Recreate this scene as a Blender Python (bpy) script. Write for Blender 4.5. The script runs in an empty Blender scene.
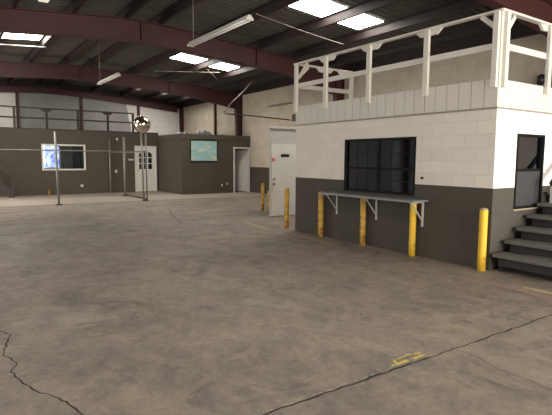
import bpy, math, random
from mathutils import Vector, Matrix
random.seed(4)
EXPO = .27
S = 1.08                      # every length below is in units of 1.08 m
C = bpy.context.scene.collection

# ---------------------------------------------------------------- materials
def newmat(name):
    m = bpy.data.materials.new(name); m.use_nodes = True
    n = m.node_tree.nodes; return m, n, m.node_tree.links, n['Principled BSDF']
def setin(b, k, v):
    if k in b.inputs: b.inputs[k].default_value = v
def rgb(c): return (c[0], c[1], c[2], 1)
def plain(name, col, rough=.6, metal=0, var=.12, scale=6, bump=0, spec=.5):
    m, n, l, b = newmat(name)
    tc = n.new('ShaderNodeTexCoord'); nz = n.new('ShaderNodeTexNoise')
    nz.inputs['Scale'].default_value = scale; nz.inputs['Detail'].default_value = 5
    l.new(tc.outputs['Object'], nz.inputs['Vector'])
    mx = n.new('ShaderNodeMix'); mx.data_type = 'RGBA'
    mx.inputs[6].default_value = rgb([c*(1-var) for c in col]); mx.inputs[7].default_value = rgb([min(1, c*(1+var)) for c in col])
    l.new(nz.outputs['Fac'], mx.inputs[0]); l.new(mx.outputs[2], b.inputs['Base Color'])
    b.inputs['Roughness'].default_value = rough; b.inputs['Metallic'].default_value = metal
    setin(b, 'Specular IOR Level', spec)
    if bump:
        bp = n.new('ShaderNodeBump'); bp.inputs['Strength'].default_value = bump; bp.inputs['Distance'].default_value = .01
        l.new(nz.outputs['Fac'], bp.inputs['Height']); l.new(bp.outputs['Normal'], b.inputs['Normal'])
    return m
def block(name, axis, lo, hi, zsplit, rough=.75, stain=(.42, .33, .22), stain_amt=.25, mortar=.6, jit=.0):
    """painted block wall: lower paint colour below zsplit, upper above; axis = horizontal axis of the wall"""
    m, n, l, b = newmat(name)
    tc = n.new('ShaderNodeTexCoord'); sp = n.new('ShaderNodeSeparateXYZ'); l.new(tc.outputs['Object'], sp.inputs[0])
    cb = n.new('ShaderNodeCombineXYZ'); l.new(sp.outputs[axis], cb.inputs[0]); l.new(sp.outputs[2], cb.inputs[1])
    br = n.new('ShaderNodeTexBrick'); br.inputs['Scale'].default_value = 1.0
    br.inputs['Brick Width'].default_value = .40; br.inputs['Row Height'].default_value = .2
    br.inputs['Mortar Size'].default_value = .006; br.inputs['Mortar Smooth'].default_value = .3
    br.inputs['Color1'].default_value = (1, 1, 1, 1); br.inputs['Color2'].default_value = (.93, .93, .93, 1)
    br.inputs['Mortar'].default_value = (mortar, mortar, mortar, 1)
    l.new(cb.outputs[0], br.inputs['Vector'])
    nz = n.new('ShaderNodeTexNoise'); nz.inputs['Scale'].default_value = 1.3; nz.inputs['Detail'].default_value = 8; nz.inputs['Roughness'].default_value = .7
    l.new(tc.outputs['Object'], nz.inputs['Vector'])
    mr = n.new('ShaderNodeMapRange'); mr.inputs['From Min'].default_value = .48; mr.inputs['From Max'].default_value = .8
    mr.inputs['To Max'].default_value = stain_amt; l.new(nz.outputs['Fac'], mr.inputs['Value'])
    gt = n.new('ShaderNodeMath'); gt.operation = 'GREATER_THAN'; gt.inputs[1].default_value = zsplit*S; l.new(sp.outputs[2], gt.inputs[0])
    a = n.new('ShaderNodeMix'); a.data_type = 'RGBA'; a.inputs[6].default_value = rgb(lo); a.inputs[7].default_value = rgb(hi); l.new(gt.outputs[0], a.inputs[0])
    s2 = n.new('ShaderNodeMix'); s2.data_type = 'RGBA'; s2.blend_type = 'MULTIPLY'; s2.inputs[7].default_value = rgb(stain)
    l.new(mr.outputs[0], s2.inputs[0]); l.new(a.outputs[2], s2.inputs[6])
    mu = n.new('ShaderNodeMix'); mu.data_type = 'RGBA'; mu.blend_type = 'MULTIPLY'; mu.inputs[0].default_value = 1
    l.new(s2.outputs[2], mu.inputs[6]); l.new(br.outputs['Color'], mu.inputs[7]); l.new(mu.outputs[2], b.inputs['Base Color'])
    bp = n.new('ShaderNodeBump'); bp.inputs['Strength'].default_value = .6; bp.inputs['Distance'].default_value = .006; bp.invert = True
    l.new(br.outputs['Fac'], bp.inputs['Height']); l.new(bp.outputs['Normal'], b.inputs['Normal'])
    b.inputs['Roughness'].default_value = rough
    return m
def emit(name, col, s):
    m = bpy.data.materials.new(name); m.use_nodes = True; n = m.node_tree.nodes; n.clear()
    e = n.new('ShaderNodeEmission'); o = n.new('ShaderNodeOutputMaterial'); e.inputs[0].default_value = rgb(col); e.inputs[1].default_value = s
    m.node_tree.links.new(e.outputs[0], o.inputs[0]); return m
def glass(name, tint=(.5, .55, .6), mixf=.25, rough=.03):
    m = bpy.data.materials.new(name); m.use_nodes = True; n = m.node_tree.nodes; n.clear(); l = m.node_tree.links
    t = n.new('ShaderNodeBsdfTransparent'); t.inputs[0].default_value = rgb(tint)
    g = n.new('ShaderNodeBsdfGlossy'); g.inputs['Roughness'].default_value = rough; g.inputs[0].default_value = (.8, .85, .95, 1)
    f = n.new('ShaderNodeFresnel'); f.inputs[0].default_value = 1.5
    ad = n.new('ShaderNodeMath'); ad.operation = 'ADD'; ad.inputs[1].default_value = mixf*.1; l.new(f.outputs[0], ad.inputs[0])
    mx = n.new('ShaderNodeMixShader'); o = n.new('ShaderNodeOutputMaterial')
    l.new(ad.outputs[0], mx.inputs[0]); l.new(t.outputs[0], mx.inputs[1]); l.new(g.outputs[0], mx.inputs[2]); l.new(mx.outputs[0], o.inputs[0])
    return m
def floor_mat():
    m, n, l, b = newmat('stained_concrete')
    tc = n.new('ShaderNodeTexCoord')
    def noise(scale, det, rough, sx=1, sy=1, dist=0):
        mp = n.new('ShaderNodeMapping'); mp.inputs['Scale'].default_value = (sx, sy, 1); l.new(tc.outputs['Object'], mp.inputs[0])
        z = n.new('ShaderNodeTexNoise'); z.inputs['Scale'].default_value = scale; z.inputs['Detail'].default_value = det
        z.inputs['Roughness'].default_value = rough; z.inputs['Distortion'].default_value = dist; l.new(mp.outputs[0], z.inputs['Vector']); return z
    def ramp(src, p0, c0, p1, c1):
        r = n.new('ShaderNodeValToRGB'); r.color_ramp.elements[0].position = p0; r.color_ramp.elements[0].color = rgb(c0)
        r.color_ramp.elements[1].position = p1; r.color_ramp.elements[1].color = rgb(c1); l.new(src.outputs['Fac'], r.inputs[0]); return r
    def mul(a, bb, f=1, mode='MULTIPLY'):
        x = n.new('ShaderNodeMix'); x.data_type = 'RGBA'; x.blend_type = mode; x.inputs[0].default_value = f
        l.new(a, x.inputs[6]); l.new(bb, x.inputs[7]); return x.outputs[2]
    r1 = ramp(noise(.55, 6, .6, 1, 1, .6), .34, FLOOR_A, .66, FLOOR_B)
    r2 = ramp(noise(3.2, 10, .72, 1, .8, .6), .36, (.66, .68, .72), .60, (1.08, 1.05, 1.0))
    r3 = ramp(noise(16, 8, .75), .3, (.80, .80, .80), .7, (1.18, 1.18, 1.18))
    r4 = ramp(noise(1.3, 10, .8, 1, 1, 1.2), .34, (.58, .60, .66), .45, (1, 1, 1))
    c = mul(r1.outputs[0], r2.outputs[0]); c = mul(c, r3.outputs[0]); c = mul(c, r4.outputs[0])
    l.new(c, b.inputs['Base Color'])
    rr = ramp(noise(1.5, 6, .6), .3, (.5, .5, .5), .7, (.75, .75, .75)); l.new(rr.outputs[0], b.inputs['Roughness'])
    setin(b, 'Specular IOR Level', .35)
    bp = n.new('ShaderNodeBump'); bp.inputs['Strength'].default_value = .15; bp.inputs['Distance'].default_value = .004
    l.new(r3.outputs[0], bp.inputs['Height']); l.new(bp.outputs['Normal'], b.inputs['Normal'])
    return m
FLOOR_A = (.225, .188, .158); FLOOR_B = (.315, .262, .212)
DARK = (.066, .056, .040); WHITE = (.72, .68, .60)
M = {}
M['floor'] = floor_mat()
M['yard'] = plain('yard_asphalt', (.3, .29, .27), .9, scale=3)
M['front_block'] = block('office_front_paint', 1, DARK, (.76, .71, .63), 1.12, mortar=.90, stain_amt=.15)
M['side_block'] = block('office_side_paint_lit', 0, (.075, .068, .055), (.9, .89, .86), 1.12, mortar=.88, stain_amt=.05)  # upper colour whiter than the front, standing in for stronger light
M['hall_right'] = block('hall_right_paint', 1, DARK, (.56, .49, .39), 1.13, mortar=.9, stain_amt=.5)
M['hall_back'] = block('hall_back_paint', 0, (.6, .58, .55), (.80, .77, .73), .2, mortar=.95, stain_amt=.2)
M['hall_plain'] = plain('hall_plain_paint', (.5, .48, .44), .85, scale=1.5)
M['dark_x'] = block('dark_block_x', 0, (.088, .074, .054), (.088, .074, .054), -5, mortar=.85, stain_amt=.1)
M['dark_y'] = block('dark_block_y', 1, (.088, .074, .054), (.088, .074, .054), -5, mortar=.85, stain_amt=.1)
M['roof'] = plain('galvanised_roof_underside', (.092, .086, .073), .65, .2, .25, 1.2)
M['rafter'] = plain('red_oxide_paint', (.062, .016, .015), .6, 0, .25, 2.5)
M['purlin'] = plain('dark_red_oxide', (.020, .010, .009), .6, 0, .3, 3)
M['wood_white'] = plain('white_painted_lumber', (.70, .67, .60), .6, 0, .07, 5, .2)
M['siding'] = plain('white_siding', (.64, .61, .55), .7, 0, .06, 3, .2)
M['groove'] = plain('siding_groove', (.30, .28, .24), .8)
M['dark_wood'] = plain('dark_brown_lumber', (.045, .035, .028), .7, 0, .2, 5)
M['door_white'] = plain('white_door_paint', (.80, .78, .72), .45, 0, .04, 3)
M['panel_grey'] = plain('greyish_panel', (.55, .53, .49), .6, 0, .1, 2)
M['trim_white'] = plain('white_trim', (.75, .73, .68), .5, 0, .05, 4)
M['liner'] = plain('grey_liner_sheet', (.29, .28, .27), .7, 0, .3, 1.6)
M['yellow'] = None
M['concrete'] = plain('cap_concrete', (.40, .35, .22), .8, 0, .2, 20)
M['black'] = plain('black_paint_and_shade', (.012, .012, .013), .45, 0, .2, 8)
M['frame_dark'] = plain('dark_window_frame', (.009, .009, .010), .7, 0, .2, 8, spec=.15)
M['muntin'] = plain('grey_muntin', (.022, .028, .038), .7, 0, .1, 8, spec=.2)
M['screen'] = plain('insect_screen', (.045, .045, .046), .7, 0, .1, 20)
M['steel'] = plain('galvanised_pipe', (.27, .26, .24), .5, .4, .15, 9)
M['counter'] = plain('grey_counter_top', (.22, .22, .215), .45, 0, .12, 5)
M['bracket'] = plain('pale_bracket', (.55, .55, .54), .5, .2, .05, 5)
M['brass'] = plain('brass', (.45, .32, .12), .3, .9, .1, 5)
M['tread'] = plain('worn_step', (.125, .118, .105), .7, 0, .25, 6, .2)
M['riser'] = plain('black_step_frame', (.022, .021, .020), .7, 0, .3, 6)
M['mirror'] = plain('mirror_chrome', (.75, .68, .6), .12, 1, .03, 3)
M['tube'] = plain('fluorescent_tube', (.85, .85, .82), .3, 0, .02, 3)
M['fixture'] = plain('white_fixture_enamel', (.62, .6, .55), .4, 0, .05, 3)
M['pipe_dark'] = plain('dark_pipe', (.04, .032, .03), .5, .2, .2, 3)
M['pipe_pale'] = plain('pale_conduit', (.24, .20, .16), .5, .2, .1, 3)
M['wire'] = plain('wire', (.3, .28, .25), .6, .3, .1, 3)
M['pink'] = plain('pink_paper', (.8, .2, .22), .8, 0, .2, 20)
M['plate'] = plain('ivory_plate', (.7, .68, .62), .5)
M['curtain'] = plain('dull_beige', (.25, .23, .19), .9, 0, .2, 4)  # for the imitated window reflection and a far inner wall
M['tarp'] = plain('grey_plastic_sheet', (.25, .24, .235), .5, 0, .3, 5, .3)
M['crack'] = plain('crack_dirt', (.03, .025, .02), .95)
M['cracksoft'] = plain('fine_crack', (.12, .10, .085), .95)
M['caulk'] = plain('joint_edge_chips', (.36, .31, .24), .9, 0, .3, 30)
M['joint_faded'] = plain('old_slab_edge', (.11, .095, .08), .9, 0, .3, 6)
M['slab'] = plain('pale_slab_tone', (.40, .34, .275), .8, 0, .2, 1.6)
M['red_line'] = None
M['skylight'] = emit('translucent_panel_daylight', (1, .95, .88), 17)
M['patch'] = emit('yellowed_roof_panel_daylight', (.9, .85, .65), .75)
M['glass'] = glass('dark_window_glass', (.55, .6, .68), .5)
M['glass_clear'] = glass('clear_window_glass', (.9, .93, .95), .1)

def worn(name, col, under, lo=.45, hi=.6, scale=9, rough=.6):
    m, n, l, b = newmat(name)
    tc = n.new('ShaderNodeTexCoord'); z = n.new('ShaderNodeTexNoise'); z.inputs['Scale'].default_value = scale; z.inputs['Detail'].default_value = 7
    z.inputs['Roughness'].default_value = .7; l.new(tc.outputs['Object'], z.inputs['Vector'])
    r = n.new('ShaderNodeValToRGB'); r.color_ramp.elements[0].position = lo; r.color_ramp.elements[0].color = rgb(under)
    r.color_ramp.elements[1].position = hi; r.color_ramp.elements[1].color = rgb(col)
    l.new(z.outputs['Fac'], r.inputs[0]); l.new(r.outputs[0], b.inputs['Base Color']); b.inputs['Roughness'].default_value = rough
    return m
M['yellow'] = worn('bollard_yellow', (.80, .50, .035), (.30, .17, .04), .30, .44, 7)
M['yellow_old'] = worn('bollard_yellow_rusty', (.62, .36, .05), (.22, .12, .05), .36, .56, 8)
M['yline'] = worn('faded_yellow_paint', (.55, .43, .16), (.36, .29, .18), .35, .55, 10, .8)
M['ymark'] = worn('bright_yellow_paint', (.62, .48, .10), (.26, .215, .17), .40, .52, 16, .8)
M['redline'] = worn('faded_red_paint', (.30, .15, .12), (.27, .21, .18), .40, .66, 8, .8)
M['yfaint'] = worn('nearly_gone_yellow_paint', (.45, .37, .18), (.27, .23, .19), .5, .66, 10, .8)

def map_mat():
    m, n, l, b = newmat('wall_map_print')
    tc = n.new('ShaderNodeTexCoord'); mp = n.new('ShaderNodeMapping'); mp.inputs['Scale'].default_value = (1.0, 1, 2.2); mp.inputs['Rotation'].default_value = (0, .5, 0)
    z = n.new('ShaderNodeTexNoise'); z.inputs['Scale'].default_value = 2.4; z.inputs['Detail'].default_value = 6; z.inputs['Distortion'].default_value = .8
    l.new(tc.outputs['Object'], mp.inputs[0]); l.new(mp.outputs[0], z.inputs['Vector'])
    r = n.new('ShaderNodeValToRGB'); e = r.color_ramp.elements; e[0].position = .38; e[0].color = (.50, .66, .62, 1); e[1].position = .62; e[1].color = (.68, .70, .58, 1)
    k = e.new(.5); k.color = (.28, .55, .58, 1)
    l.new(z.outputs['Fac'], r.inputs[0]); l.new(r.outputs[0], b.inputs['Base Color']); b.inputs['Roughness'].default_value = .3
    return m
M['map'] = map_mat()
def screen_mat():
    m = bpy.data.materials.new('bright_blue_daylight'); m.use_nodes = True; n = m.node_tree.nodes; n.clear(); l = m.node_tree.links
    tc = n.new('ShaderNodeTexCoord'); z = n.new('ShaderNodeTexNoise'); z.inputs['Scale'].default_value = 3.2; z.inputs['Detail'].default_value = 2
    l.new(tc.outputs['Object'], z.inputs['Vector'])
    r = n.new('ShaderNodeValToRGB'); e = r.color_ramp.elements; e[0].position = .42; e[0].color = (.12, .25, .8, 1); e[1].position = .56; e[1].color = (.85, .92, 1, 1)
    em = n.new('ShaderNodeEmission'); em.inputs[1].default_value = 1.1; o = n.new('ShaderNodeOutputMaterial')
    l.new(z.outputs['Fac'], r.inputs[0]); l.new(r.outputs[0], em.inputs[0]); l.new(em.outputs[0], o.inputs[0]); return m
M['bluewin'] = screen_mat()

# ---------------------------------------------------------------- mesh builder
class MB:
    def __init__(s): s.v = []; s.f = []; s.mi = []; s.sm = []; s.m = 0
    def face(s, idx, smooth=False): s.f.append(idx); s.mi.append(s.m); s.sm.append(smooth)
    def hexa(s, p):   # 8 points bottom 4 ccw then top 4
        k = len(s.v); s.v += [Vector(q) for q in p]
        for q in ((3, 2, 1, 0), (4, 5, 6, 7), (0, 1, 5, 4), (1, 2, 6, 5), (2, 3, 7, 6), (3, 0, 4, 7)): s.face([k+i for i in q])
        return s
    def box(s, x0, x1, y0, y1, z0, z1):
        return s.hexa([(x0, y0, z0), (x1, y0, z0), (x1, y1, z0), (x0, y1, z0), (x0, y0, z1), (x1, y0, z1), (x1, y1, z1), (x0, y1, z1)])
    def beam(s, p, q, w, h, up=(0, 0, 1)):
        p = Vector(p); q = Vector(q); d = (q-p).normalized(); up = Vector(up)
        if abs(d.dot(up)) > .98: up = Vector((1, 0, 0))
        a = d.cross(up).normalized()*w/2; b = a.cross(d).normalized()*h/2
        return s.hexa([p-a-b, p+a-b, q+a-b, q-a-b, p-a+b, p+a+b, q+a+b, q-a+b])
    def prism(s, poly, axis, a, b):
        """poly: list of 2D points in the two other axes, extruded along axis between a and b"""
        def P(u, v, w): return [(w, u, v), (u, w, v), (u, v, w)][axis]
        k = len(s.v); n = len(poly)
        s.v += [Vector(P(u, v, a)) for u, v in poly]+[Vector(P(u, v, b)) for u, v in poly]
        s.face(list(range(k+n-1, k-1, -1))); s.face(list(range(k+n, k+2*n)))
        for i in range(n):
            j = (i+1) % n; s.face([k+i, k+j, k+n+j, k+n+i])
        return s
    def tube(s, pts, r, n=10, cap=True):
        pts = [Vector(p) for p in pts]; k0 = len(s.v); m = len(pts)
        rs = r if isinstance(r, (list, tuple)) else [r]*m; ref = None
        for i, p in enumerate(pts):
            d = (pts[min(i+1, m-1)]-pts[max(i-1, 0)]).normalized()
            if ref is None: ref = Vector((0, 0, 1)) if abs(d.z) < .9 else Vector((1, 0, 0))
            a = d.cross(ref).normalized(); b = d.cross(a).normalized(); ref = a.cross(d)*-1 if False else ref
            for j in range(n):
                t = 2*math.pi*j/n; s.v.append(p+(a*math.cos(t)+b*math.sin(t))*rs[i])
        for i in range(m-1):
            for j in range(n):
                j2 = (j+1) % n; s.face([k0+i*n+j, k0+i*n+j2, k0+(i+1)*n+j2, k0+(i+1)*n+j], True)
        if cap:
            s.face(list(range(k0+n-1, k0-1, -1))); s.face([k0+(m-1)*n+j for j in range(n)])
        return s
    def lathe(s, x, y, prof, n=24):
        k0 = len(s.v); m = len(prof)
        for r, z in prof:
            for j in range(n):
                t = 2*math.pi*j/n; s.v.append(Vector((x+r*math.cos(t), y+r*math.sin(t), z)))
        for i in range(m-1):
            for j in range(n):
                j2 = (j+1) % n; s.face([k0+i*n+j, k0+i*n+j2, k0+(i+1)*n+j2, k0+(i+1)*n+j], True)
        s.face(list(range(k0+n-1, k0-1, -1))); s.face([k0+(m-1)*n+j for j in range(n)])
        return s
    def ribbon(s, pts, w, z0=.0004, th=.0008):
        """thin flat strip on the floor through 2D points"""
        P = [Vector((p[0], p[1], 0)) for p in pts]; m = len(P); k = len(s.v)
        ws = w if isinstance(w, (list, tuple)) else [w]*m
        for i in range(m):
            d = (P[min(i+1, m-1)]-P[max(i-1, 0)]).normalized(); a = Vector((-d.y, d.x, 0))*ws[i]/2
            s.v += [P[i]-a+Vector((0, 0, z0+th)), P[i]+a+Vector((0, 0, z0+th))]
        for i in range(m-1): s.face([k+2*i, k+2*i+2, k+2*i+3, k+2*i+1])
        return s
    def build(s, name, mats, parent=None, origin=None, bev=0, recalc=True):
        if not isinstance(mats, (list, tuple)): mats = [mats]
        if origin is None: origin = Vector((0, 0, 0))
        else: origin = Vector(origin)
        if parent is not None: origin = Vector(parent.get('_o', (0, 0, 0)))
        me = bpy.data.meshes.new(name); me.from_pydata([(v-origin)*S for v in s.v], [], s.f)
        for mt in mats: me.materials.append(M[mt])
        for i, p in enumerate(me.polygons): p.material_index = s.mi[i]; p.use_smooth = s.sm[i]
        if recalc:
            import bmesh
            b = bmesh.new(); b.from_mesh(me); bmesh.ops.recalc_face_normals(b, faces=b.faces); b.to_mesh(me); b.free()
        o = bpy.data.objects.new(name, me); C.objects.link(o)
        if parent is not None: o.parent = parent
        else: o.location = origin*S
        o['_o'] = tuple(origin)
        if bev:
            bm_ = o.modifiers.new('bevel', 'BEVEL'); bm_.width = bev; bm_.segments = 2; bm_.limit_method = 'ANGLE'
        return o
def tag(o, label, cat, group=None, kind=None):
    o['label'] = label; o['category'] = cat
    if group: o['group'] = group
    if kind: o['kind'] = kind
    return o
def empty(name, loc, label, cat, group=None):
    o = bpy.data.objects.new(name, None); o.empty_display_size = .1; C.objects.link(o); o.location = Vector(loc)*S; o['_o'] = tuple(loc)
    return tag(o, label, cat, group)
def struct(name, mb, mats, parent=None, **k):
    o = mb.build(name, mats, parent, **k)
    if parent is None: o['kind'] = 'structure'
    return o

# room dimensions (units)
XL, XR, YF, YB = -2.6, 11.3, -4.0, 25.9
XRIDGE, ZR, SL = 4.35, 5.25, .085
def zroof(x): return ZR-SL*abs(x-XRIDGE)

# ---------------------------------------------------------------- floor
fl = struct('floor', MB().box(XL-.2, XR+.2, YF, YB+.2, -.2, 0), 'floor')
MB().box(XL, 7.99, 16.5, 20.99, .0004, .0009).box(7.99, 11.29, 16.5, 18.44, .0004, .0009).build('pale_slab', 'slab', fl)  # lighter floor area beyond the fence line
MB().box(-8, 14, YF-9, YF, -.25, -.01).build('floor_yard', 'yard')['kind'] = 'structure'
# slab seams and cracks
J = MB(); pts = []; wd = []
x = -.3
while x < 9.5:
    pts.append((x, 2.245-.012*(x-1)+random.uniform(-.009, .009))); wd.append(random.uniform(.009, .022)); x += .07
J.ribbon(pts, wd).build('control_joint', 'crack', fl)
E_ = MB()
for i in range(46):
    x = random.uniform(.9, 2.9); yy = 2.245-.012*(x-1)+random.choice((.02, .022, .026)); w = random.uniform(.01, .05)
    E_.ribbon([(x, yy), (x+w*.5, yy+random.uniform(-.004, .006)), (x+w, yy)], [.006, random.uniform(.01, .022), .006], .0012)
E_.build('chipped_joint_edge', 'caulk', fl)
def crack(p, w, name='crack', mat='crack', sub=6, jit=.02):
    out = []; ws = []
    for a, b in zip(p, p[1:]):
        for k in range(sub):
            t = k/sub; out.append((a[0]+(b[0]-a[0])*t+random.uniform(-jit, jit), a[1]+(b[1]-a[1])*t+random.uniform(-jit, jit))); ws.append(w*random.uniform(.5, 1.4))
    out.append(p[-1]); ws.append(w*.5); MB().ribbon(out, ws).build(name, mat, fl)
crack([(.10, 4.9), (.32, 4.66), (.38, 4.5), (.33, 4.3), (.29, 4.06), (.36, 3.85), (.31, 3.7), (.34, 3.53), (.41, 3.28), (.50, 3.15), (.55, 3.0), (.62, 2.7), (.7, 2.3)], .011, jit=.010, sub=4)
crack([(3.26, 2.2), (3.28, 2.02), (3.2, 1.8), (3.22, 1.6), (3.2, 1.44), (3.15, 1.0)], .010, mat='cracksoft', jit=.008)
crack([(5.47, 13.67), (4.9, 12.0), (4.33, 10.0)], .03, mat='cracksoft', jit=.02)
crack([(1.15, 16.52), (3.2, 16.43), (5.8, 16.45), (7.3, 16.6)], .06, 'slab_seam', 'joint_faded', 8, .02)
# paint
def paint(p, w, mat, name='painted_line'): MB().ribbon(p, w, .001).build(name, mat, fl)
paint([(5.77, 9.72), (5.68, 8.9), (5.63, 8.29)], .055, 'yline')
paint([(5.63, 7.6), (5.61, 6.9), (5.59, 6.25)], .04, 'yline')
paint([(5.64, 5.2), (5.63, 4.75)], .05, 'yfaint'); paint([(5.62, 4.3), (5.6, 3.7)], .05, 'yfaint')
paint([(5.58, 2.9), (5.56, 2.2)], .06, 'yline')
paint([(5.48, 3.55), (5.42, 2.9), (5.32, 2.3)], .12, 'redline')
paint([(2.60, 2.275), (2.78, 2.278), (2.98, 2.27)], [.02, .035, .02], 'ymark', 'paint_mark')
paint([(2.72, 2.335), (2.86, 2.345), (2.98, 2.32)], [.012, .018, .015], 'ymark', 'paint_mark')
paint([(2.70, 2.34), (2.66, 2.28)], .02, 'ymark', 'paint_mark')
paint([(2.92, 2.33), (2.95, 2.28)], .035, 'ymark', 'paint_mark')
paint([(3.22, 3.20), (3.27, 3.19)], .02, 'caulk', 'paint_mark')

# ---------------------------------------------------------------- hall shell
WX = XR
struct('wall_right', MB().box(WX, WX+.2, YF, YB+.2, 0, 4.36), 'hall_right')
gab = [(XL, 4.26), (XRIDGE, 4.84), (WX, 4.26)]
struct('wall_back', MB().prism([(XL-.2, 0), (WX, 0)]+gab[::-1]+[(XL-.2, 4.24)], 1, YB, YB+.2), 'hall_back')
struct('trim_7', MB().prism(gab+[(WX, zroof(WX)-.01), (XRIDGE, ZR-.01), (XL, zroof(XL)-.01)], 1, YB, YB+.2), 'purlin')
w = MB()
for (a_, b_, lo_) in ((YF, 3.0, 0), (3.0, 10.0, 3.7), (10.0, 16.8, 0), (16.8, 20.4, 3.0), (20.4, YB, 0)): w.box(XL-.2, XL, a_, b_, lo_, 4.6)
struct('wall_left', w, 'hall_plain')
w = MB(); w.box(XL-.2, 2.6, YF-.2, YF, 0, 5.2); w.box(9.6, XR+.2, YF-.2, YF, 0, 5.2); w.box(2.6, 9.6, YF-.2, YF, 3.7, 5.2)
struct('wall_front', w, 'hall_plain')
# corrugated roof deck: ribs run down the slope (along x)
r = MB(); y = YF-.3; pitch = .2; prof = []
while y < YB+.25:
    prof += [(y, 0), (y+.12, 0), (y+.14, .03), (y+.18, .03)]; y += pitch
prof.append((y, 0))
for (xa, xb) in ((XL-.3, XRIDGE), (XRIDGE, XR+.3)):
    k = len(r.v)
    for (yy, dz) in prof:
        for xx in (xa, xb): r.v.append(Vector((xx, yy, zroof(xx)+dz)))
    for i in range(len(prof)-1): r.face([k+2*i, k+2*i+1, k+2*i+3, k+2*i+2])
ce = struct('ceiling', r, 'roof', recalc=False)
# eave struts
for nm, x0, x1 in (('trim_1', XR-.10, XR+.02), ('trim_2', XL-.02, XL+.10)):
    struct(nm, MB().box(x0, x1, YF, YB, 4.36, zroof(XR)-.01), 'purlin')
# skylights : one per bay and slope side, seen as a bright panel crossed by the purlins; last one unseen, added to brighten the floor
n = 0
SK = [(6.62, 8.98, 8.45, 9.33), (6.64, 9.08, 15.55, 16.46), (6.64, 10.0, 22.4, 23.3), (.0, 2.62, 15.4, 16.6), (-.4, 2.3, 22.4, 23.3),(.2, 2.1, 1.3, 2.2)]
where = ['bright skylight panel nearest above the office railing', 'bright skylight panel behind the second rafter bay right of the ridge', 'small far skylight glimpsed behind the furthest red rafter, right side',
         'long bright skylight panel at the left edge of the roof', 'tiny far skylight glimpsed at left behind the far rafter', 'added unseen skylight panel left of the ridge, brightening the near floor']
for i, (x0, x1, y0, y1) in enumerate(SK):
    m_ = MB(); m_.hexa([(x0, y0, zroof(x0)-.02), (x1, y0, zroof(x1)-.02), (x1, y1, zroof(x1)-.02), (x0, y1, zroof(x0)-.02), (x0, y0, zroof(x0)-.005), (x1, y0, zroof(x1)-.005), (x1, y1, zroof(x1)-.005), (x0, y1, zroof(x0)-.005)])
    o = m_.build('skylight', 'skylight'); tag(o, where[i], 'skylight', 'roof skylight panels')
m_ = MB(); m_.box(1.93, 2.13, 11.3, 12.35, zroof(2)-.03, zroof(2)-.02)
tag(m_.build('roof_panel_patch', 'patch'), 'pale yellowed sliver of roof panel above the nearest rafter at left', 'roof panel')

# rafters
def rafter(y, label, top0, depth, haunch, fl_w=.2):
    e = empty('roof_rafter', (XRIDGE, y, 4.4), label, 'roof beam', 'red steel roof rafters')
    xs = [XL+.1, XL+1.0, XL+2.6, 1.6, 2.6, 3.4, 4.0, 4.7, 5.3, 6.1, 7.1, XR-2.6, XR-1.7, XR-1.0, XR-.35]
    top = [top0+.02-SL*(math.hypot(x-XRIDGE, 1.3)-.6) for x in xs]
    bot = []
    for x, t in zip(xs, top):
        dd = min(x-XL, XR-x); k = max(0, 1-dd/2.6)
        bot.append(t-depth*1.02-haunch*k)
    top = [min(t, zroof(x)-.215) for x, t in zip(xs, top)]
    poly = [(x, b) for x, b in zip(xs, bot)]+[(x, t) for x, t in reversed(list(zip(xs, top)))]
    MB().prism(poly, 1, y-.012, y+.012).build('web', 'rafter', e)
    for nm, zz in (('bottom_flange', bot), ('top_flange', top)):
        g = MB()
        for i in range(len(xs)-1):
            z0, z1 = zz[i], zz[i+1]; s_ = .02
            g.hexa([(xs[i], y-fl_w/2, z0-s_), (xs[i+1], y-fl_w/2, z1-s_), (xs[i+1], y+fl_w/2, z1-s_), (xs[i], y+fl_w/2, z0-s_),
                    (xs[i], y-fl_w/2, z0), (xs[i+1], y-fl_w/2, z1), (xs[i+1], y+fl_w/2, z1), (xs[i], y+fl_w/2, z0)])
        g.build(nm, 'rafter', e)
    for x in (0.9, XRIDGE-.04, 7.8) if depth > .3 else ():
        t = top0-SL*abs(x-XRIDGE); MB().box(x-.012, x+.012, y-.09, y+.09, t-depth, t-.02).build('stiffener', 'rafter', e)
    return e
rafter(5.0, 'dark red steel rafter high above the white office railing at upper right', 5.02, .52, .10)
rafter(12.41, 'largest dark red steel rafter crossing the whole upper left', 5.02, .52, .35)
rafter(19.2, 'second dark red rafter behind the hanging light, ending at the thick wall column', 4.93, .48, .2)
rafter(25.75, 'slim dark red end rafter along the top of the white back wall', 4.90, .26, .05, .12)
rafter(-1.0, 'dark red rafter behind the viewpoint', 5.02, .52, .35)
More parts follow.
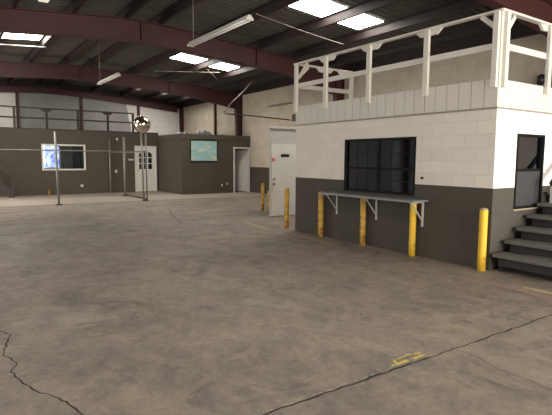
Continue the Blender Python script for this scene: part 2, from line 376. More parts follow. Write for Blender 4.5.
# columns
for (y, lab) in ((12.41, 'dark red steel column half hidden behind the office railing'), (19.2, 'thick dark red steel column standing behind the dark box room'),
                 (25.72, 'dark red steel column in the far corner of the hall'), (5.0, 'dark red steel column hidden in the office bay'), (-1.0, 'dark red steel column nearest the entrance')):
    for side in ((XR-.02, -1), (XL+.02, 1)) if y in (12.41, 19.2) else ((XR-.02, -1),):
        x0, s_ = side
        g = MB(); hi = 4.0 if y > 25 else 3.72; z0 = 0
        if side[1] == -1 and 3.58 < y < 8.02: z0 = 2.26
        if side[1] == -1 and y > 18.45: z0 = 2.44
        ww = .10 if y < 25 else .09
        d0, d1 = (.22, .36) if y < 25 else (.16, .2)
        zt = 4.36 if y < 25 else 4.36
        for (a, b) in ((0, .02),):
            g.box(min(x0, x0+s_*.02), max(x0, x0+s_*.02), y-ww, y+ww, z0, zt)
        g.hexa([(x0+s_*(d0-.02), y-ww, z0), (x0+s_*d0, y-ww, z0), (x0+s_*d0, y+ww, z0), (x0+s_*(d0-.02), y+ww, z0),
                (x0+s_*(d1-.02), y-ww, zt), (x0+s_*d1, y-ww, zt), (x0+s_*d1, y+ww, zt), (x0+s_*(d1-.02), y+ww, zt)])
        g.hexa([(x0, y-.01, z0), (x0+s_*d0, y-.01, z0), (x0+s_*d0, y+.01, z0), (x0, y+.01, z0),
                (x0, y-.01, zt), (x0+s_*d1, y-.01, zt), (x0+s_*d1, y+.01, zt), (x0, y+.01, zt)])
        tag(g.build('steel_column', 'rafter', origin=(x0, y, z0)), lab if s_ < 0 else lab.replace('dark red', 'dark red left-hand').replace('half hidden behind the office railing', 'against the left wall, nearer').replace('standing behind the dark box room', 'against the left wall, farther'), 'column', 'steel wall columns')
for x, lab in ((2.95, 'thin dark wall post at far left above the dark wall'), (5.82, 'thin dark wall post between the grey liner sheets'), (8.75, 'thin dark wall post right of the mirror ball')):
    tag(MB().box(x-.06, x+.06, YB-.14, YB, 2.62 if x < 8 else 2.44, 4.62 if x < 7 else 4.5).build('wind_post', 'rafter', origin=(x, YB-.07, 2.62)), lab, 'post', 'thin posts on the back wall')
tag(MB().box(XR-.1, XR, 21.65, 21.77, 2.44, 4.36).build('wind_post', 'rafter', origin=(XR-.05, 21.7, 2.44)), 'thin dark wall post between corner column and thick red column', 'post')
# purlins
PX = [-1.4, .15, 1.4, 2.65, 3.92, 4.80, 6.35, 7.8, 9.12, 10.3]
names_p = ['outermost left', 'second from the left wall', 'third from the left wall', 'just right of the left skylight', 'left of the ridge lights', 'right of the ridge lights', 'left of the bright skylights', 'crossing the bright skylights', 'right of the bright skylights', 'nearest the right wall']
for x, nm in zip(PX, names_p):
    z1 = zroof(x)-.024; z0 = z1-.19
    g = MB(); g.box(x-.012, x+.012, YF, YB, z0, z1); g.box(x-.012, x+.07, YF, YB, z0-.012, z0); g.box(x-.07, x+.012, YF, YB, z1-.012, z1)
    tag(g.build('roof_purlin', 'purlin', origin=(x, 10, z0)), 'dark purlin running the length of the roof, '+nm, 'roof beam', 'dark roof purlins')

# liner sheets on back wall
g = MB(); g.prism([(3.02, 2.62), (5.74, 2.62), (5.74, 4.62), (3.02, 4.60)], 1, YB-.03, YB)
tag(g.build('wall_liner', 'liner', origin=(4.4, YB, 2.62)), 'grey liner sheet on the back wall, left of the middle post', 'wall sheet', 'grey wall sheets')
g = MB(); g.prism([(5.9, 2.62), (8.45, 2.62), (8.36, 2.9), (8.3, 3.3), (8.22, 3.6), (8.2, 3.9), (8.12, 4.2), (8.10, 4.5), (5.9, 4.62)], 1, YB-.03, YB)
tag(g.build('wall_liner', 'liner', origin=(7, YB, 2.62)), 'grey liner sheet with ragged right edge behind the mirror ball', 'wall sheet', 'grey wall sheets')

# ---------------------------------------------------------------- near office
OX, OY0, OY1, TOP = 6.03, 3.62, 8.02, 2.2
wy0, wy1, wz0, wz1 = 4.92, 6.53, .93, 1.855
g = MB(); g.box(OX, OX+.2, OY0, wy0, 0, TOP); g.box(OX, OX+.2, wy1, OY1, 0, TOP); g.box(OX, OX+.2, wy0, wy1, 0, wz0); g.box(OX, OX+.2, wy0, wy1, wz1, TOP)
struct('wall_office_front', g, 'front_block')
sx0, sx1, sz0, sz1 = 6.56, 7.31, .81, 1.87
g = MB(); g.box(OX+.2, sx0, OY0, OY0+.2, 0, TOP); g.box(sx1, XR, OY0, OY0+.2, 0, TOP); g.box(sx0, sx1, OY0, OY0+.2, 0, sz0); g.box(sx0, sx1, OY0, OY0+.2, sz1, TOP)
g.box(OX+.002, OX+.2, OY0-.002, OY0+.001, 0, TOP)
struct('wall_office_side', g, 'side_block')
struct('wall_office_end', MB().box(OX+.2, XR, OY1-.2, OY1, 0, TOP), 'hall_plain')
struct('ceiling_office', MB().box(OX+.05, XR, OY0+.05, OY1-.05, TOP+.002, TOP+.05), 'dark_wood')
# parapet siding: boards with grooves
g = MB(); g.m = 1; g.box(OX+.0, OX+.05, OY0+.02, OY1-.02, TOP+.004, 2.56)
g.m = 0; y = OY0-.012; bw = .195
while y < OY1:
    y2 = min(y+bw, OY1); g.box(OX-.02, OX+.002, y+.004, y2-.004, TOP+.002, 2.57); y += bw
g.m = 1; g.box(OX+.05, 11.25, OY0, OY0+.05, TOP+.004, 2.55); g.m = 2
x = OX+.0
while x < 11.2:
    g.box(x+.002, min(x+.6, 11.25)-.002, OY0-.012, OY0+.002, TOP+.002, 2.56); x += .6
g.m = 0
g.box(OX+.05, 11.25, OY1-.05, OY1, TOP+.004, 2.55)
struct('trim_3', g, ['siding', 'groove', 'wood_white'])
struct('trim_4', MB().box(OX-.028, OX, OY0-.02, OY1, TOP-.022, TOP).box(OX, 11.25, OY0-.02, OY0-.001, TOP-.022, TOP), 'groove')

def sash_window(name, axis, u0, u1, z0, z1, face, cols, midz, glassmat='glass', screen=None, mun=None):
    """window in a wall; axis 1 -> runs along y at x=face, axis 0 -> runs along x at y=face"""
    def B(mb, a0, a1, d0, d1, zz0, zz1):
        if axis == 1: mb.box(face+d0, face+d1, a0, a1, zz0, zz1)
        else: mb.box(a0, a1, face+d0, face+d1, zz0, zz1)
    fr = MB(); t = .035
    B(fr, u0, u1, -.012, .09, z1-t, z1); B(fr, u0, u1, -.012, .09, z0, z0+t); B(fr, u0, u0+t, -.012, .09, z0+t, z1-t); B(fr, u1-t, u1, -.012, .09, z0+t, z1-t)
    W = fr.build(name, 'frame_dark', bev=.003); W['kind'] = 'structure'
    s_ = MB(); B(s_, u0+t, u1-t, .015, .055, midz-.02, midz+.02)
    for i in range(1, cols):
        c = u0+(u1-u0)*i/cols; B(s_, c-.022, c+.022, .015, .055, z0+t, z1-t)
    s_.build('sash_rail', 'frame_dark', W)
    w_ = (u1-u0)/cols
    for i in range(cols):
        a0, a1 = u0+w_*i+(t if i == 0 else .022), u0+w_*(i+1)-(t if i == cols-1 else .022)
        for (b0, b1, lo) in ((z0+t, midz-.02, 1), (midz+.02, z1-t, 0)):
            if lo and screen:
                q = MB(); B(q, a0, a1, .02, .024, b0, b1); q.build('screen', screen, W)
            p_ = MB(); B(p_, a0, a1, .036, .042, b0, b1); pn = p_.build('pane', glassmat, W)
            if mun:
                q = MB(); nx, nz = mun
                for k in range(1, nx): c = a0+(a1-a0)*k/nx; B(q, c-.004, c+.004, .026, .034, b0, b1)
                for k in range(1, nz): c = b0+(b1-b0)*k/nz; B(q, a0, a1, .026, .034, c-.004, c+.004)
                q.build('muntins', 'muntin', W)
    return W
sash_window('window_1', 1, wy0, wy1, wz0, wz1, OX, 2, 1.345, mun=(3, 2))
w2 = sash_window('window_2', 0, sx0, sx1, sz0, sz1, OY0, 1, 1.36, screen='screen')
MB().box(sx0-.02, sx1+.02, OY0-.02, OY0, sz0-.018, sz0).build('window_sill', 'concrete', w2)
# beige tubes behind the front window's far pane imitate a reflection
g = MB()
for k in range(8): g.tube([(OX+.26, 6.16+k*.05, .93), (OX+.26, 6.16+k*.05, 1.84)], .026, 8)
tag(g.build('pane_reflection', 'curtain', origin=(OX+.26, 6.4, .93)), 'beige upright folds standing in for a reflection at the left end of the dark front window', 'curtain')
tag(MB().tube([(OX, 4.78, 1.22), (OX-.025, 4.78, 1.22)], .02, 12).build('wall_stub', 'black', origin=(OX, 4.78, 1.22)), 'small round dark fitting on the white wall right of the front window', 'wall fitting')

# counter
ct = empty('wall_counter', (5.85, 5.6, .87), 'long narrow grey counter shelf under the dark front window', 'counter')
MB().box(5.68, 6.028, 4.65, 6.82, .862, .892).build('counter_top', 'counter', ct, bev=.004)
MB().box(5.672, 5.68, 4.65, 6.82, .858, .893).build('edge_strip', 'counter', ct)
for yb in (6.70, 5.70, 4.74):
    g = MB(); g.box(6.0, 6.028, yb-.012, yb+.012, .47, .862); g.box(5.72, 6.0, yb-.012, yb+.012, .84, .862)
    g.beam((5.76, yb, .845), (6.005, yb, .56), .016, .016); g.build('bracket', 'bracket', ct)
# bollards
def bollard(x, y, h, r, mat, label, cap=True):
    e = empty('bollard', (x, y, 0), label, 'bollard', 'yellow steel bollards')
    MB().lathe(x, y, [(r, 0), (r, h*.3), (r, h*.7), (r, h-.02), (r*.98, h-.004)]).build('post', mat, e)
    prof = [(r*math.cos(a)*.97, h-.004+r*.55*math.sin(a)) for a in [i*math.pi/14 for i in range(7)]]+[(.002, h-.004+r*.55)]
    MB().lathe(x, y, prof).build('domed_cap', 'concrete' if cap else mat, e)
bx = 5.93
bollard(5.94, 7.08, .855, .053, 'yellow_old', 'yellow bollard at the left end of the counter', False)
bollard(5.94, 5.94, .85, .050, 'yellow_old', 'rusty yellow bollard under the middle of the counter')
bollard(5.94, 4.86, .85, .050, 'yellow', 'bright yellow bollard under the right end of the counter')
bollard(5.945, 3.68, .835, .054, 'yellow', 'tall yellow bollard with pale domed top at the office corner')
bollard(6.03, 8.33, .86, .053, 'yellow_old', 'yellow bollard in front of the closed white door', False)
bollard(7.50, 11.55, .78, .047, 'yellow_old', 'far thin yellow bollard left of the closed white door', False)
bollard(7.32, 10.95, .60, .05, 'yellow_old', 'low yellow bollard peeking out beside the white door edge', False)

# railing on office roof
rl = empty('roof_railing', (OX, 5.8, 2.5), 'white painted lumber railing around the office roof', 'railing')
tz0, tz1, mz0, mz1 = 3.38, 3.44, 2.945, 3.03
def rail_beam(x0, x1, y0, y1, z0, z1, nm): MB().box(x0, x1, y0, y1, z0, z1).build(nm, 'wood_white', rl, bev=.003)
rail_beam(OX-.05, OX+.04, OY0-.05, OY1+.05, tz1-.03, tz1, 'top_rail')
rail_beam(OX-.018, OX+.018, OY0+.031, OY1-.02, mz0, mz1, 'mid_rail')
def post(x, y, w=.085, d=.05, z0=2.45, along='y'):
    hw, hd = (d/2, w/2) if along == 'y' else (w/2, d/2)
    MB().box(x-hw, x+hw, y-hd, y+hd, z0, tz1-.03).build('post', 'wood_white', rl, bev=.003)
FX = OX-.047
for y in (7.05, 5.93, 4.75): post(FX, y)
post(FX, 7.97); post(FX, 3.655, .075, .05)
post(6.095, OY0-.044, .075, .05, along='x'); 
MB().box(OX-.022, OX+.06, OY0-.02, OY0+.03, 2.46, tz1-.03).build('post', 'wood_white', rl)
post(7.21, OY0-.044, .085, .05, along='x'); post(8.4, OY0-.044, .085, .05, along='x'); post(9.8, OY0-.044, .085, .05, along='x')
rail_beam(OX+.041, 11.2, OY0-.05, OY0+.04, tz1-.03, tz1, 'top_rail'); rail_beam(OX+.061, 11.2, OY0-.018, OY0+.018, mz0, mz1, 'mid_rail')
rail_beam(OX+.041, 7.56, OY1-.04, OY1+.05, tz1-.03, tz1, 'top_rail'); rail_beam(OX+.02, 7.54, OY1-.018, OY1+.018, mz0, mz1, 'mid_rail')
for x in (6.78, 7.52): post(x, OY1-.044, .085, .05, along='x', z0=2.56)
# trapezoid gussets under the top rail
def gus_y(y, x=OX-.018, w=.24, h=.08): MB().prism([(y-w, tz1-.03), (y+w, tz1-.03), (y+w*.62, tz1-.03-h), (y-w*.62, tz1-.03-h)], 0, x-.003, x+.034).build('gusset', 'wood_white', rl)
def gus_x(x, y, w=.24, h=.08): MB().prism([(x-w, tz1-.03), (x+w, tz1-.03), (x+w*.62, tz1-.03-h), (x-w*.62, tz1-.03-h)], 1, y-.018, y+.018).build('gusset', 'wood_white', rl)
for y in (7.05, 5.93, 4.75): gus_y(y)
for x in (7.21, 8.4, 9.8): gus_x(x, OY0)
for x in (6.78, 7.36): gus_x(x, OY1-.005)
def brace(p, q): MB().beam(p, q, .035, .06).build('corner_brace', 'wood_white', rl)
brace((OX-.002, 3.66, 3.20), (OX-.002, 3.90, 3.405)); brace((6.12, OY0, 3.14), (6.32, OY0, 3.395))
brace((OX-.002, 7.93, 3.15), (OX-.002, 7.66, 3.39)); brace((6.06, OY1, 3.15), (6.33, OY1, 3.40))

# steps beside office
st = empty('step_stair', (6.6, 2.8, 0), 'dark open-riser steps climbing right beside the office side wall', 'stairs')
for i in range(7):
    x0 = 5.985+.273*i; z = .250+.158*i
    MB().box(x0, x0+.30, 2.0, 3.555, z-.045, z).build('tread', 'tread', st, bev=.006)
    MB().box(x0+.06, x0+.10, 2.06, 3.50, max(.0, z-.158), z-.045).build('riser', 'riser', st)
for yy in (3.51, 2.04, 2.78):
    g = MB(); g.prism([(6.12, 0), (6.45, 0), (7.88, .86), (7.88, 1.13), (7.6, .97), (6.12, .12)], 1, yy-.02, yy+.02); g.build('stringer', 'riser', st)
MB().tube([(6.12, 2.2, .07), (6.12, 3.2, .10)], .014, 8).build('cross_tube', 'steel', st)
struct('floor_landing', MB().box(7.88, 11.25, 2.0, 3.55, 1.22, 1.30).box(10.9, 11.0, 2.1, 2.2, 0, 1.22), 'riser')
nw = empty('stair_handrail', (7.25, 3.42, .9), 'short grey stair handrail post at the right edge beside the upper steps', 'handrail')
MB().box(7.20, 7.25, 3.38, 3.44, .884, 1.17).build('newel_post', 'panel_grey', nw)
MB().beam((7.16, 3.41, 1.16), (7.9, 3.41, 1.68), .05, .06).build('rail', 'riser', nw)

# ---------------------------------------------------------------- white door partition beyond the office
PY_ = 10.2
g = MB(); g.box(6.85, 6.875, PY_, PY_+.04, 0, 2.27); g.box(6.875, 7.68, PY_, PY_+.12, 1.885, 2.27); g.box(7.68, 11.28, PY_, PY_+.12, 0, 2.27)
struct('wall_partition', g, 'panel_grey')
struct('trim_5', MB().box(6.83, 11.28, PY_-.03, PY_+.12, 2.27, 2.33), 'panel_grey')
dr = MB().box(6.878, 7.677, PY_-.02, PY_+.03, .02, 1.882).build('door_1', 'door_white', bev=.004); dr['kind'] = 'structure'
for z in (.98, .85):
    MB().tube([(6.94, PY_-.02, z), (6.94, PY_-.045, z)], .02, 12).tube([(6.94, PY_-.045, z), (6.94, PY_-.075, z)], [.022, .030], 12).build('door_knob', 'brass', dr)
tag(MB().box(7.17, 7.43, PY_-.028, PY_-.020, 1.545, 1.62).build('door_plaque', 'black', origin=(7.3, PY_-.02, 1.58)), 'small black plaque on the closed white door', 'sign')
tag(MB().box(6.885, 6.985, PY_-.024, PY_-.020, 1.43, 1.53).build('notice_sticker', 'pink', origin=(6.93, PY_-.02, 1.48)), 'pink square sticker on the left edge of the white door', 'sticker')

# ---------------------------------------------------------------- dark box room in the far corner
BX, BY, BZ = 8.0, 18.45, 2.50
g = MB(); g.box(BX, 10.47, BY, BY+.15, 0, BZ-.2); g.box(11.24, XR, BY, BY+.15, 0, BZ-.2); g.box(10.47, 11.24, BY, BY+.15, 1.93, BZ-.2)
struct('wall_corner_room', g, 'dark_x')
struct('wall_corner_room_side', MB().box(BX, BX+.15, BY+.15, YB, 0, BZ-.2), 'dark_y')
struct('trim_6', MB().box(BX-.03, XR, BY-.03, BY+.12, BZ-.2, BZ).box(BX-.03, BX+.12, BY+.12, YB-.01, BZ-.2, BZ), 'dark_x')
struct('ceiling_corner_room', MB().box(BX+.12, XR, BY+.12, YB-.01, BZ-.2, BZ-.06), 'dark_x')
struct('wall_corner_room_inner', MB().box(BX+.15, XR, 20.9, 21.0, 0, BZ-.21), 'black')  # coloured black to paint in the dark of the unlit room
dd = MB(); dd.box(10.44, 10.50, BY-.03, BY+.15, 0, 1.93); dd.box(11.21, 11.27, BY-.03, BY+.15, 0, 1.93); dd.box(10.44, 11.27, BY-.03, BY+.15, 1.93, 1.99)
d2 = dd.build('door_2', 'trim_white'); d2['kind'] = 'structure'
# leaf swung inwards, hinged right
a = math.radians(118); hx, hy = 11.20, BY+.15; L = .70
MB().beam((hx, hy, .95), (hx+L*math.cos(a), hy+L*math.sin(a), .95), .035, 1.86).build('door_leaf', 'door_white', d2)
pf = empty('framed_map', (9.03, BY, 1.35), 'large teal and cream wall map in a black frame on the dark box room', 'picture')
g = MB(); x0, x1, z0, z1 = 8.38, 9.65, 1.36, 2.265; t = .035
g.box(x0, x1, BY-.04, BY-.001, z1-t, z1); g.box(x0, x1, BY-.04, BY-.001, z0, z0+t); g.box(x0, x0+t, BY-.04, BY-.001, z0+t, z1-t); g.box(x1-t, x1, BY-.04, BY-.001, z0+t, z1-t)
g.build('picture_frame', 'black', pf); MB().box(x0+t, x1-t, BY-.02, BY-.012, z0+t, z1-t).build('map_print', 'map', pf)
for (x, z, lab) in ((9.87, .34, 'pale wall outlet left of the open doorway'), (10.12, .40, 'small pale outlet nearest the open doorway')):
    tag(MB().box(x-.03, x+.03, BY-.012, BY, z-.045, z+.045).build('wall_outlet', 'plate', origin=(x, BY, z)), lab, 'outlet', 'wall plates')
# plastic lumps on the box roof
def lump(x0, x1, y, h, seed, label):
    rnd = random.Random(seed); g = MB(); nx, ny = 18, 8; k = len(g.v)
    H = [[0]*(ny+1) for _ in range(nx+1)]
    cs = [(rnd.uniform(.12, .88), rnd.uniform(.3, .7), rnd.uniform(.08, .2), rnd.uniform(.5, 1)) for _ in range(7)]
    for i in range(nx+1):
        for j in range(ny+1):
            u, v = i/nx, j/ny; e_ = min(1, 6*min(u, 1-u))*min(1, 4*min(v, 1-v))
            hh = max(c[3]*math.exp(-((u-c[0])/c[2])**2-((v-c[1])/.4)**2) for c in cs)
            g.v.append(Vector((x0+(x1-x0)*u, y+.9*v, BZ-.06+h*hh*e_+.002+.03*e_*rnd.random())))
    for i in range(nx):
        for j in range(ny): a_ = k+i*(ny+1)+j; g.face([a_, a_+ny+1, a_+ny+2, a_+1], True)
    n_ = len(g.v); 
    tag(g.build('plastic_bundle', 'tarp', origin=((x0+x1)/2, y+.4, BZ-.06)), label, 'bundle', 'plastic bundles on the box room roof')
lump(8.0+.25, 9.1, 19.4, .24, 3, 'crumpled grey plastic heap at the left end of the box room roof')
lump(9.15, 10.3, 19.3, .34, 8, 'crumpled grey plastic heap in the middle of the box room roof')
lump(10.35, 11.0, 19.6, .2, 5, 'low grey plastic heap beside the thick red column')

# ---------------------------------------------------------------- dark back building
DY, DZ = 21.0, 2.60
g = MB(); wx0, wx1, wb0, wb1 = 3.2, 4.8, 1.01, 2.0
g.box(XL, wx0, DY, DY+.15, 0, DZ); g.box(wx0, wx1, DY, DY+.15, 0, wb0); g.box(wx0, wx1, DY, DY+.15, wb1, DZ); g.box(wx1, 6.93, DY, DY+.15, 0, DZ)
g.box(6.93, 7.86, DY, DY+.15, 1.985, DZ); g.box(7.86, BX, DY, DY+.15, 0, DZ)
struct('wall_dark_building', g, 'dark_x')
struct('ceiling_dark_building', MB().box(XL, BX, DY+.15, YB-.01, DZ-.12, DZ-.02), 'dark_x')
wf = MB(); t = .06
wf.box(wx0-t*.5, wx1+t*.5, DY-.03, DY+.06, wb1-t*.5, wb1+t*.5); wf.box(wx0-t*.5, wx1+t*.5, DY-.03, DY+.06, wb0-t*.5, wb0+t*.5)
wf.box(wx0-t*.5, wx0+t*.5, DY-.03, DY+.06, wb0+t*.5, wb1-t*.5); wf.box(wx1-t*.5, wx1+t*.5, DY-.03, DY+.06, wb0+t*.5, wb1-t*.5)
w3 = wf.build('window_3', 'trim_white'); w3['kind'] = 'structure'
MB().box(wx0+.03, wx1-.03, DY+.03, DY+.036, wb0+.03, wb1-.03).build('pane', 'glass_clear', w3)
struct('wall_dark_building_inner', MB().box(XL, BX, 22.6, 22.7, 0, DZ-.13), 'curtain')
w4 = MB().box(3.30, 3.36, 22.54, 22.6, 1.0, 2.14).box(4.10, 4.16, 22.54, 22.6, 1.0, 2.14).box(3.36, 4.10, 22.54, 22.6, 2.08, 2.14).box(3.36, 4.1, 22.54, 22.6, 1.0, 1.05).build('window_4', 'trim_white'); w4['kind'] = 'structure'
MB().box(3.36, 4.10, 22.57, 22.59, 1.05, 2.08).build('pane', 'bluewin', w4)
g = MB()
for k in range(7): g.tube([(4.66+k*.06, 22.5, .8), (4.66+k*.06, 22.5, 2.2)], .032, 8)
tag(g.build('room_curtain', 'black', origin=(4.9, 22.5, .8)), 'dark curtain seen through the right half of the framed back window', 'curtain')
# door 3 : white door with nine arched lights
fr = MB(); fr.box(6.90, 6.955, DY-.03, DY+.12, 0, 1.98); fr.box(7.835, 7.89, DY-.03, DY+.12, 0, 1.98); fr.box(6.90, 7.89, DY-.03, DY+.12, 1.98, 2.03)
d3 = fr.build('door_3', 'trim_white'); d3['kind'] = 'structure'
lf = MB(); X0, X1, gz0, gz1 = 6.957, 7.833, 1.0, 1.77; gx0, gx1 = 7.10, 7.69; yb0, yb1 = DY+.02, DY+.06
lf.box(X0, gx0, yb0, yb1, .01, 1.975); lf.box(gx1, X1, yb0, yb1, .01, 1.975); lf.box(gx0, gx1, yb0, yb1, .01, gz0); lf.box(gx0, gx1, yb0, yb1, gz1+.06, 1.975)
# arch spandrels
poly = [(gx0, gz1+.06)]+[(gx0+(gx1-gx0)*i/10, gz1-.09+.15*math.sin(math.pi*i/10)) for i in range(11)]+[(gx1, gz1+.06)]
lf.prism(poly, 1, yb0, yb1)
for k in (1, 2):
    c = gx0+(gx1-gx0)*k/3; lf.box(c-.018, c+.018, yb0, yb1, gz0, gz1+.05)
    c = gz0+(gz1-gz0)*k/3; lf.box(gx0, gx1, yb0, yb1, c-.015, c+.015)
for (p0, p1, q0, q1) in ((7.10, 7.36, .12, .5), (7.43, 7.69, .12, .5), (7.10, 7.36, .58, .9), (7.43, 7.69, .58, .9)): lf.box(p0, p1, yb0-.012, yb0, q0, q1)
lfo = lf.build('door_leaf', 'door_white', d3, bev=.003)
MB().box(gx0, gx1, DY+.036, DY+.042, gz0, gz1+.06).build('pane', 'glass', lfo)
MB().tube([(7.03, DY+.02, .95), (7.03, DY-.03, .95)], [.02, .035], 10).build('door_knob', 'brass', lfo)
# little wall items
for (x, z, hw, hh, nm, lab, mt) in ((4.65, .33, .05, .05, 'wall_outlet', 'white outlet low on the dark wall below the framed window', 'plate'), (6.07, .92, .05, .06, 'wall_switch', 'white switch plate on the dark wall left of the white panelled door', 'plate'),
                              (6.15, 2.30, .035, .05, 'wall_lamp', 'small pale lamp high on the dark wall', 'plate'), (6.73, 1.42, .11, .03, 'door_sign', 'small pale sign beside the white panelled door', 'plate')):
    tag(MB().box(x-hw, x+hw, DY-.02, DY, z-hh, z+hh).build(nm, mt, origin=(x, DY, z)), lab, nm.split('_')[1])
tag(MB().lathe(3.36, 20.85, [(.035, 0), (.035, .2), (.02, .22)], 10).build('floor_stub', 'yellow_old', origin=(3.36, 20.85, 0)), 'tiny yellow stub pipe on the floor below the back window', 'pipe')
# roof railing on back building
rb = empty('deck_railing', (3, DY, 2.6), 'dark brown wooden railing on the roof of the dark back building', 'railing')
RY = DY+.06
MB().box(-2.5, 6.93, RY-.03, RY+.03, 3.40, 3.45).build('top_rail', 'dark_wood', rb); MB().box(-2.5, 6.93, RY-.02, RY+.02, 3.0, 3.06).build('mid_rail', 'dark_wood', rb)
MB().box(-2.5, 7.99, DY-.015, DY+.12, DZ, DZ+.035).build('bottom_rail', 'dark_wood', rb)
for k, x in enumerate((2.28, 3.42, 4.60, 5.80, 6.88, 1.1, -.1, -1.3)):
    MB().box(x-.04, x+.04, RY-.035, RY+.035, DZ+.035, 3.40).build('post', 'dark_wood', rb)
    if x in (3.42, 5.80, 1.1): MB().prism([(x-.22, 3.40), (x+.22, 3.40), (x+.12, 3.31), (x-.12, 3.31)], 1, RY-.03, RY+.03).build('gusset', 'dark_wood', rb)
# stair at far left
s2 = empty('wooden_stair', (1.6, 20.4, 0), 'dark wooden stair with handrail at the far left foot of the dark wall', 'stairs')
for yy in (20.15, 20.75):
    g = MB(); g.beam((2.02, yy, .08), (-.6, yy, 2.35), .05, .3); g.build('stringer', 'dark_wood', s2)
for k in range(12): MB().box(1.80-.2*k, 2.03-.2*k, 20.12, 20.78, .155+.175*k, .185+.175*k).build('tread', 'dark_wood', s2)
MB().beam((2.1, 20.12, .80), (-.5, 20.12, 3.1), .06, .12).build('handrail', 'dark_wood', s2)
for x, h in ((2.02, .87), (1.0, 1.8), (0, 2.65)): MB().box(x-.04, x+.04, 20.08, 20.16, max(0, h-.95), h).build('newel_post', 'dark_wood', s2)

# ---------------------------------------------------------------- pipe fence and mirror ball
fe = empty('pipe_fence', (4.3, 16.4, 0), 'thin galvanised pipe fence frame standing before the dark back building', 'fence')
def pipe(p, q, r, nm, mat='steel', par=fe): MB().tube([p, q], r, 10).build(nm, mat, par)
pipe((2.91, 16.35, 0), (2.87, 16.35, 2.30), .034, 'post'); pipe((5.68, 16.4, 0), (5.63, 16.4, 2.36), .030, 'post'); pipe((5.80, 16.4, 0), (5.78, 16.4, 2.36), .026, 'post')
pipe((5.80, 18.9, 0), (5.80, 18.9, 2.31), .042, 'post'); pipe((5.80, 20.92, 0), (5.80, 20.92, 2.32), .034, 'post')
pipe((-2.5, 16.4, 1.73), (5.7, 16.4, 1.715), .018, 'rail'); pipe((5.80, 16.4, 1.70), (5.80, 20.92, 1.73), .018, 'rail')
pipe((5.80, 16.5, .06), (5.80, 18.9, .06), .03, 'bottom_rail', 'pipe_dark')
for (x, y) in ((2.91, 16.35), (5.74, 16.4), (5.8, 18.9)): MB().box(x-.09, x+.09, y-.08, y+.08, 0, .03).build('base_plate', 'pipe_dark', fe)
pipe((-1.2, 16.4, 0), (-1.2, 16.4, 2.3), .03, 'post')
mbx = MB(); R_ = .29; prof = [(max(.002, R_*math.sin(a)), 2.652-R_*math.cos(a)) for a in [i*math.pi/16 for i in range(17)]]
mbx.lathe(5.67, 16.4, prof, 32)
tag(mbx.build('mirror_ball', 'mirror', origin=(5.67, 16.4, 2.35)), 'shiny round convex mirror ball on top of the fence post', 'mirror')

# ---------------------------------------------------------------- hanging lights
def hanging(y0, y1, x, z, label):
    e = empty('hanging_light', (x, (y0+y1)/2, z), label, 'light', 'hanging fluorescent strip lights')
    MB().prism([(x-.035, z+.06), (x+.035, z+.06), (x+.04, z+.03), (x+.07, z+.015), (x+.07, z+.005), (x-.07, z+.005), (x-.07, z+.015), (x-.04, z+.03)], 1, y0, y1).build('housing', 'fixture', e)
    for dx in (-.038, .038): MB().tube([(x+dx, y0+.03, z-.012), (x+dx, y1-.03, z-.012)], .014, 10).build('tube', 'tube', e)
    for yy in (y0, y1-.03): MB().box(x-.07, x+.07, yy, yy+.03, z-.025, z+.005).build('end_cap', 'fixture', e)
    for yy in (y1-.15,): MB().tube([(x, yy, z+.06), (x, yy, zroof(x)-.03)], .006, 6).build('hanger_rod', 'wire', e)
hanging(6.98, 9.32, 4.27, 3.80, 'nearest hanging unlit fluorescent strip light left of the office railing')
hanging(13.75, 15.8, 4.11, 3.80, 'far small hanging fluorescent strip light under the second rafter')
def cord(p, q, sag, r, name, mat, label, cat='cable'):
    p = Vector(p); q = Vector(q); pts = [p.lerp(q, t/14)-Vector((0, 0, sag*4*(t/14)*(1-t/14))) for t in range(15)]
    tag(MB().tube(pts, r, 6).build(name, mat, origin=tuple(p)), label, cat)
cord((4.36, 6.93, 3.88), (8.6, 9.42, 4.43), .02, .008, 'power_cord', 'pipe_pale', 'pale cord running from the near light to the roof right of it')
cord((-.5, 17.0, 4.75), (2.64, 15.9, 4.75), 0, .014, 'conduit', 'fixture', 'thin white conduit below the left skylight', 'pipe')
cord((6.51, 17.49, 4.70), (8.65, 16.29, 4.70), 0, .009, 'conduit', 'pipe_pale', 'thin pale conduit just below the second skylight', 'pipe')
cord((7.86, 15.77, 4.66), (9.31, 17.62, 4.62), 0, .013, 'conduit', 'pipe_pale', 'short slanting conduit crossing below the second skylight', 'pipe')
cord((-.5, 16.0, 4.74), (1.9, 15.7, 4.68), .08, .008, 'hanging_wire', 'wire', 'thin sagging wire below the left skylight')
# conduits near right wall
pts = [(9.76, 15.7, 4.45), (9.55, 15.7, 4.22), (9.3, 15.7, 3.98), (9.0, 15.7, 3.7), (8.79, 15.7, 3.53)]
tag(MB().tube(pts, .022, 8).build('curved_pipe', 'pipe_pale', origin=pts[-1]), 'pale curved pipe dropping from the roof near the thick red column', 'pipe')
pts = [(8.79, 15.7, 3.53), (8.66, 15.7, 3.34), (8.48, 15.7, 3.17), (8.55, 15.7, 3.13), (9.6, 15.6, 3.11), (11.29, 15.4, 3.02)]
tag(MB().tube(pts, .022, 8).build('dark_pipe', 'pipe_dark', origin=pts[-1]), 'dark bent pipe reaching across to the office corner below the eaves', 'pipe')
tag(MB().box(XR-.06, XR, 15.3, 16.9, 3.65, 3.71).build('wall_bar', 'pipe_pale', origin=(XR, 15.7, 3.64)), 'brown horizontal bar on the beige wall left of the office', 'bar')
tag(MB().lathe(XR-.09, 5.71, [(.03, 3.2), (.085, 3.24), (.085, 3.4), (.03, 3.44)], 14).build('wall_speaker', 'black', origin=(XR-.09, 5.71, 3.2)), 'small black fixture high on the tan wall behind the side railing', 'wall fixture')
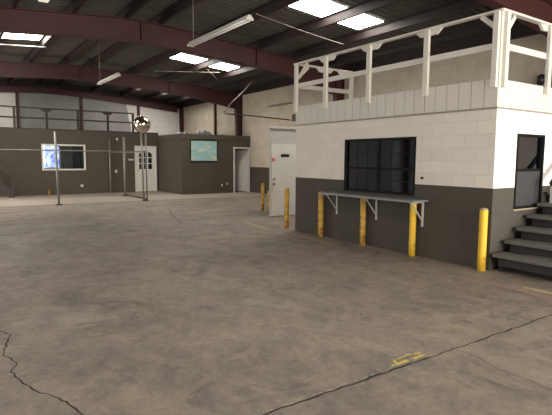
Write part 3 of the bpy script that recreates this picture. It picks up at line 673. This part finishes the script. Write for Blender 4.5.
tag(MB().box(6.0, 6.12, 8.021, 8.13, 2.28, 2.42).build('pipe_clamp', 'pipe_dark', origin=(6.06, 8.08, 2.28)), 'small dark clamp at the far top corner of the office', 'clamp')

# ---------------------------------------------------------------- camera
f, yaw, pitch, roll = 478.05, math.radians(34.608), math.radians(5.822), math.radians(.355)
F = Vector((math.sin(yaw)*math.cos(pitch), math.cos(yaw)*math.cos(pitch), -math.sin(pitch)))
Rr = Vector((math.cos(yaw), -math.sin(yaw), 0)); U = Rr.cross(F)
R2 = Rr*math.cos(roll)+U*math.sin(roll); U2 = -Rr*math.sin(roll)+U*math.cos(roll)
cd = bpy.data.cameras.new('camera'); cd.sensor_width = 36; cd.lens = f*36/552; cd.clip_start = .05; cd.clip_end = 200
cam = bpy.data.objects.new('camera', cd); C.objects.link(cam)
mat = Matrix((R2, U2, -F)).transposed().to_4x4(); mat.translation = Vector((0, 0, 1.5*S)); cam.matrix_world = mat
bpy.context.scene.camera = cam

# ---------------------------------------------------------------- light
def area(name, loc, rot, sx, sy, e, col):
    l = bpy.data.lights.new(name, 'AREA'); l.shape = 'RECTANGLE'; l.size = sx*S; l.size_y = sy*S; l.energy = e; l.color = col
    o = bpy.data.objects.new(name, l); C.objects.link(o); o.location = Vector(loc)*S; o.rotation_euler = rot; return o
area('daylight_through_roll_door', (6.1, YF-.1, 1.85), (math.radians(90), 0, 0), 6.8, 3.6, 1080, (1, .92, .82))
area('daylight_through_side_door', (XL-.1, 6.5, 1.85), (math.radians(90), 0, math.radians(-90)), 6.8, 3.0, 100, (1, .90, .78))
area('daylight_through_far_side_door', (XL-.1, 18.6, 1.5), (math.radians(90), 0, math.radians(-90)), 3.4, 2.8, 380, (1, .93, .84))
w = bpy.data.worlds.new('world'); bpy.context.scene.world = w; w.use_nodes = True
bg = w.node_tree.nodes['Background']; bg.inputs[0].default_value = (.85, .92, 1, 1); bg.inputs[1].default_value = 1.0
sc = bpy.context.scene
sc.view_settings.view_transform = 'Standard'; sc.view_settings.look = 'None'; sc.view_settings.gamma = 1; sc.view_settings.exposure = EXPO
sc.cycles.max_bounces = 8; sc.cycles.diffuse_bounces = 5
for o in sc.objects:
    if '_o' in o: del o['_o']
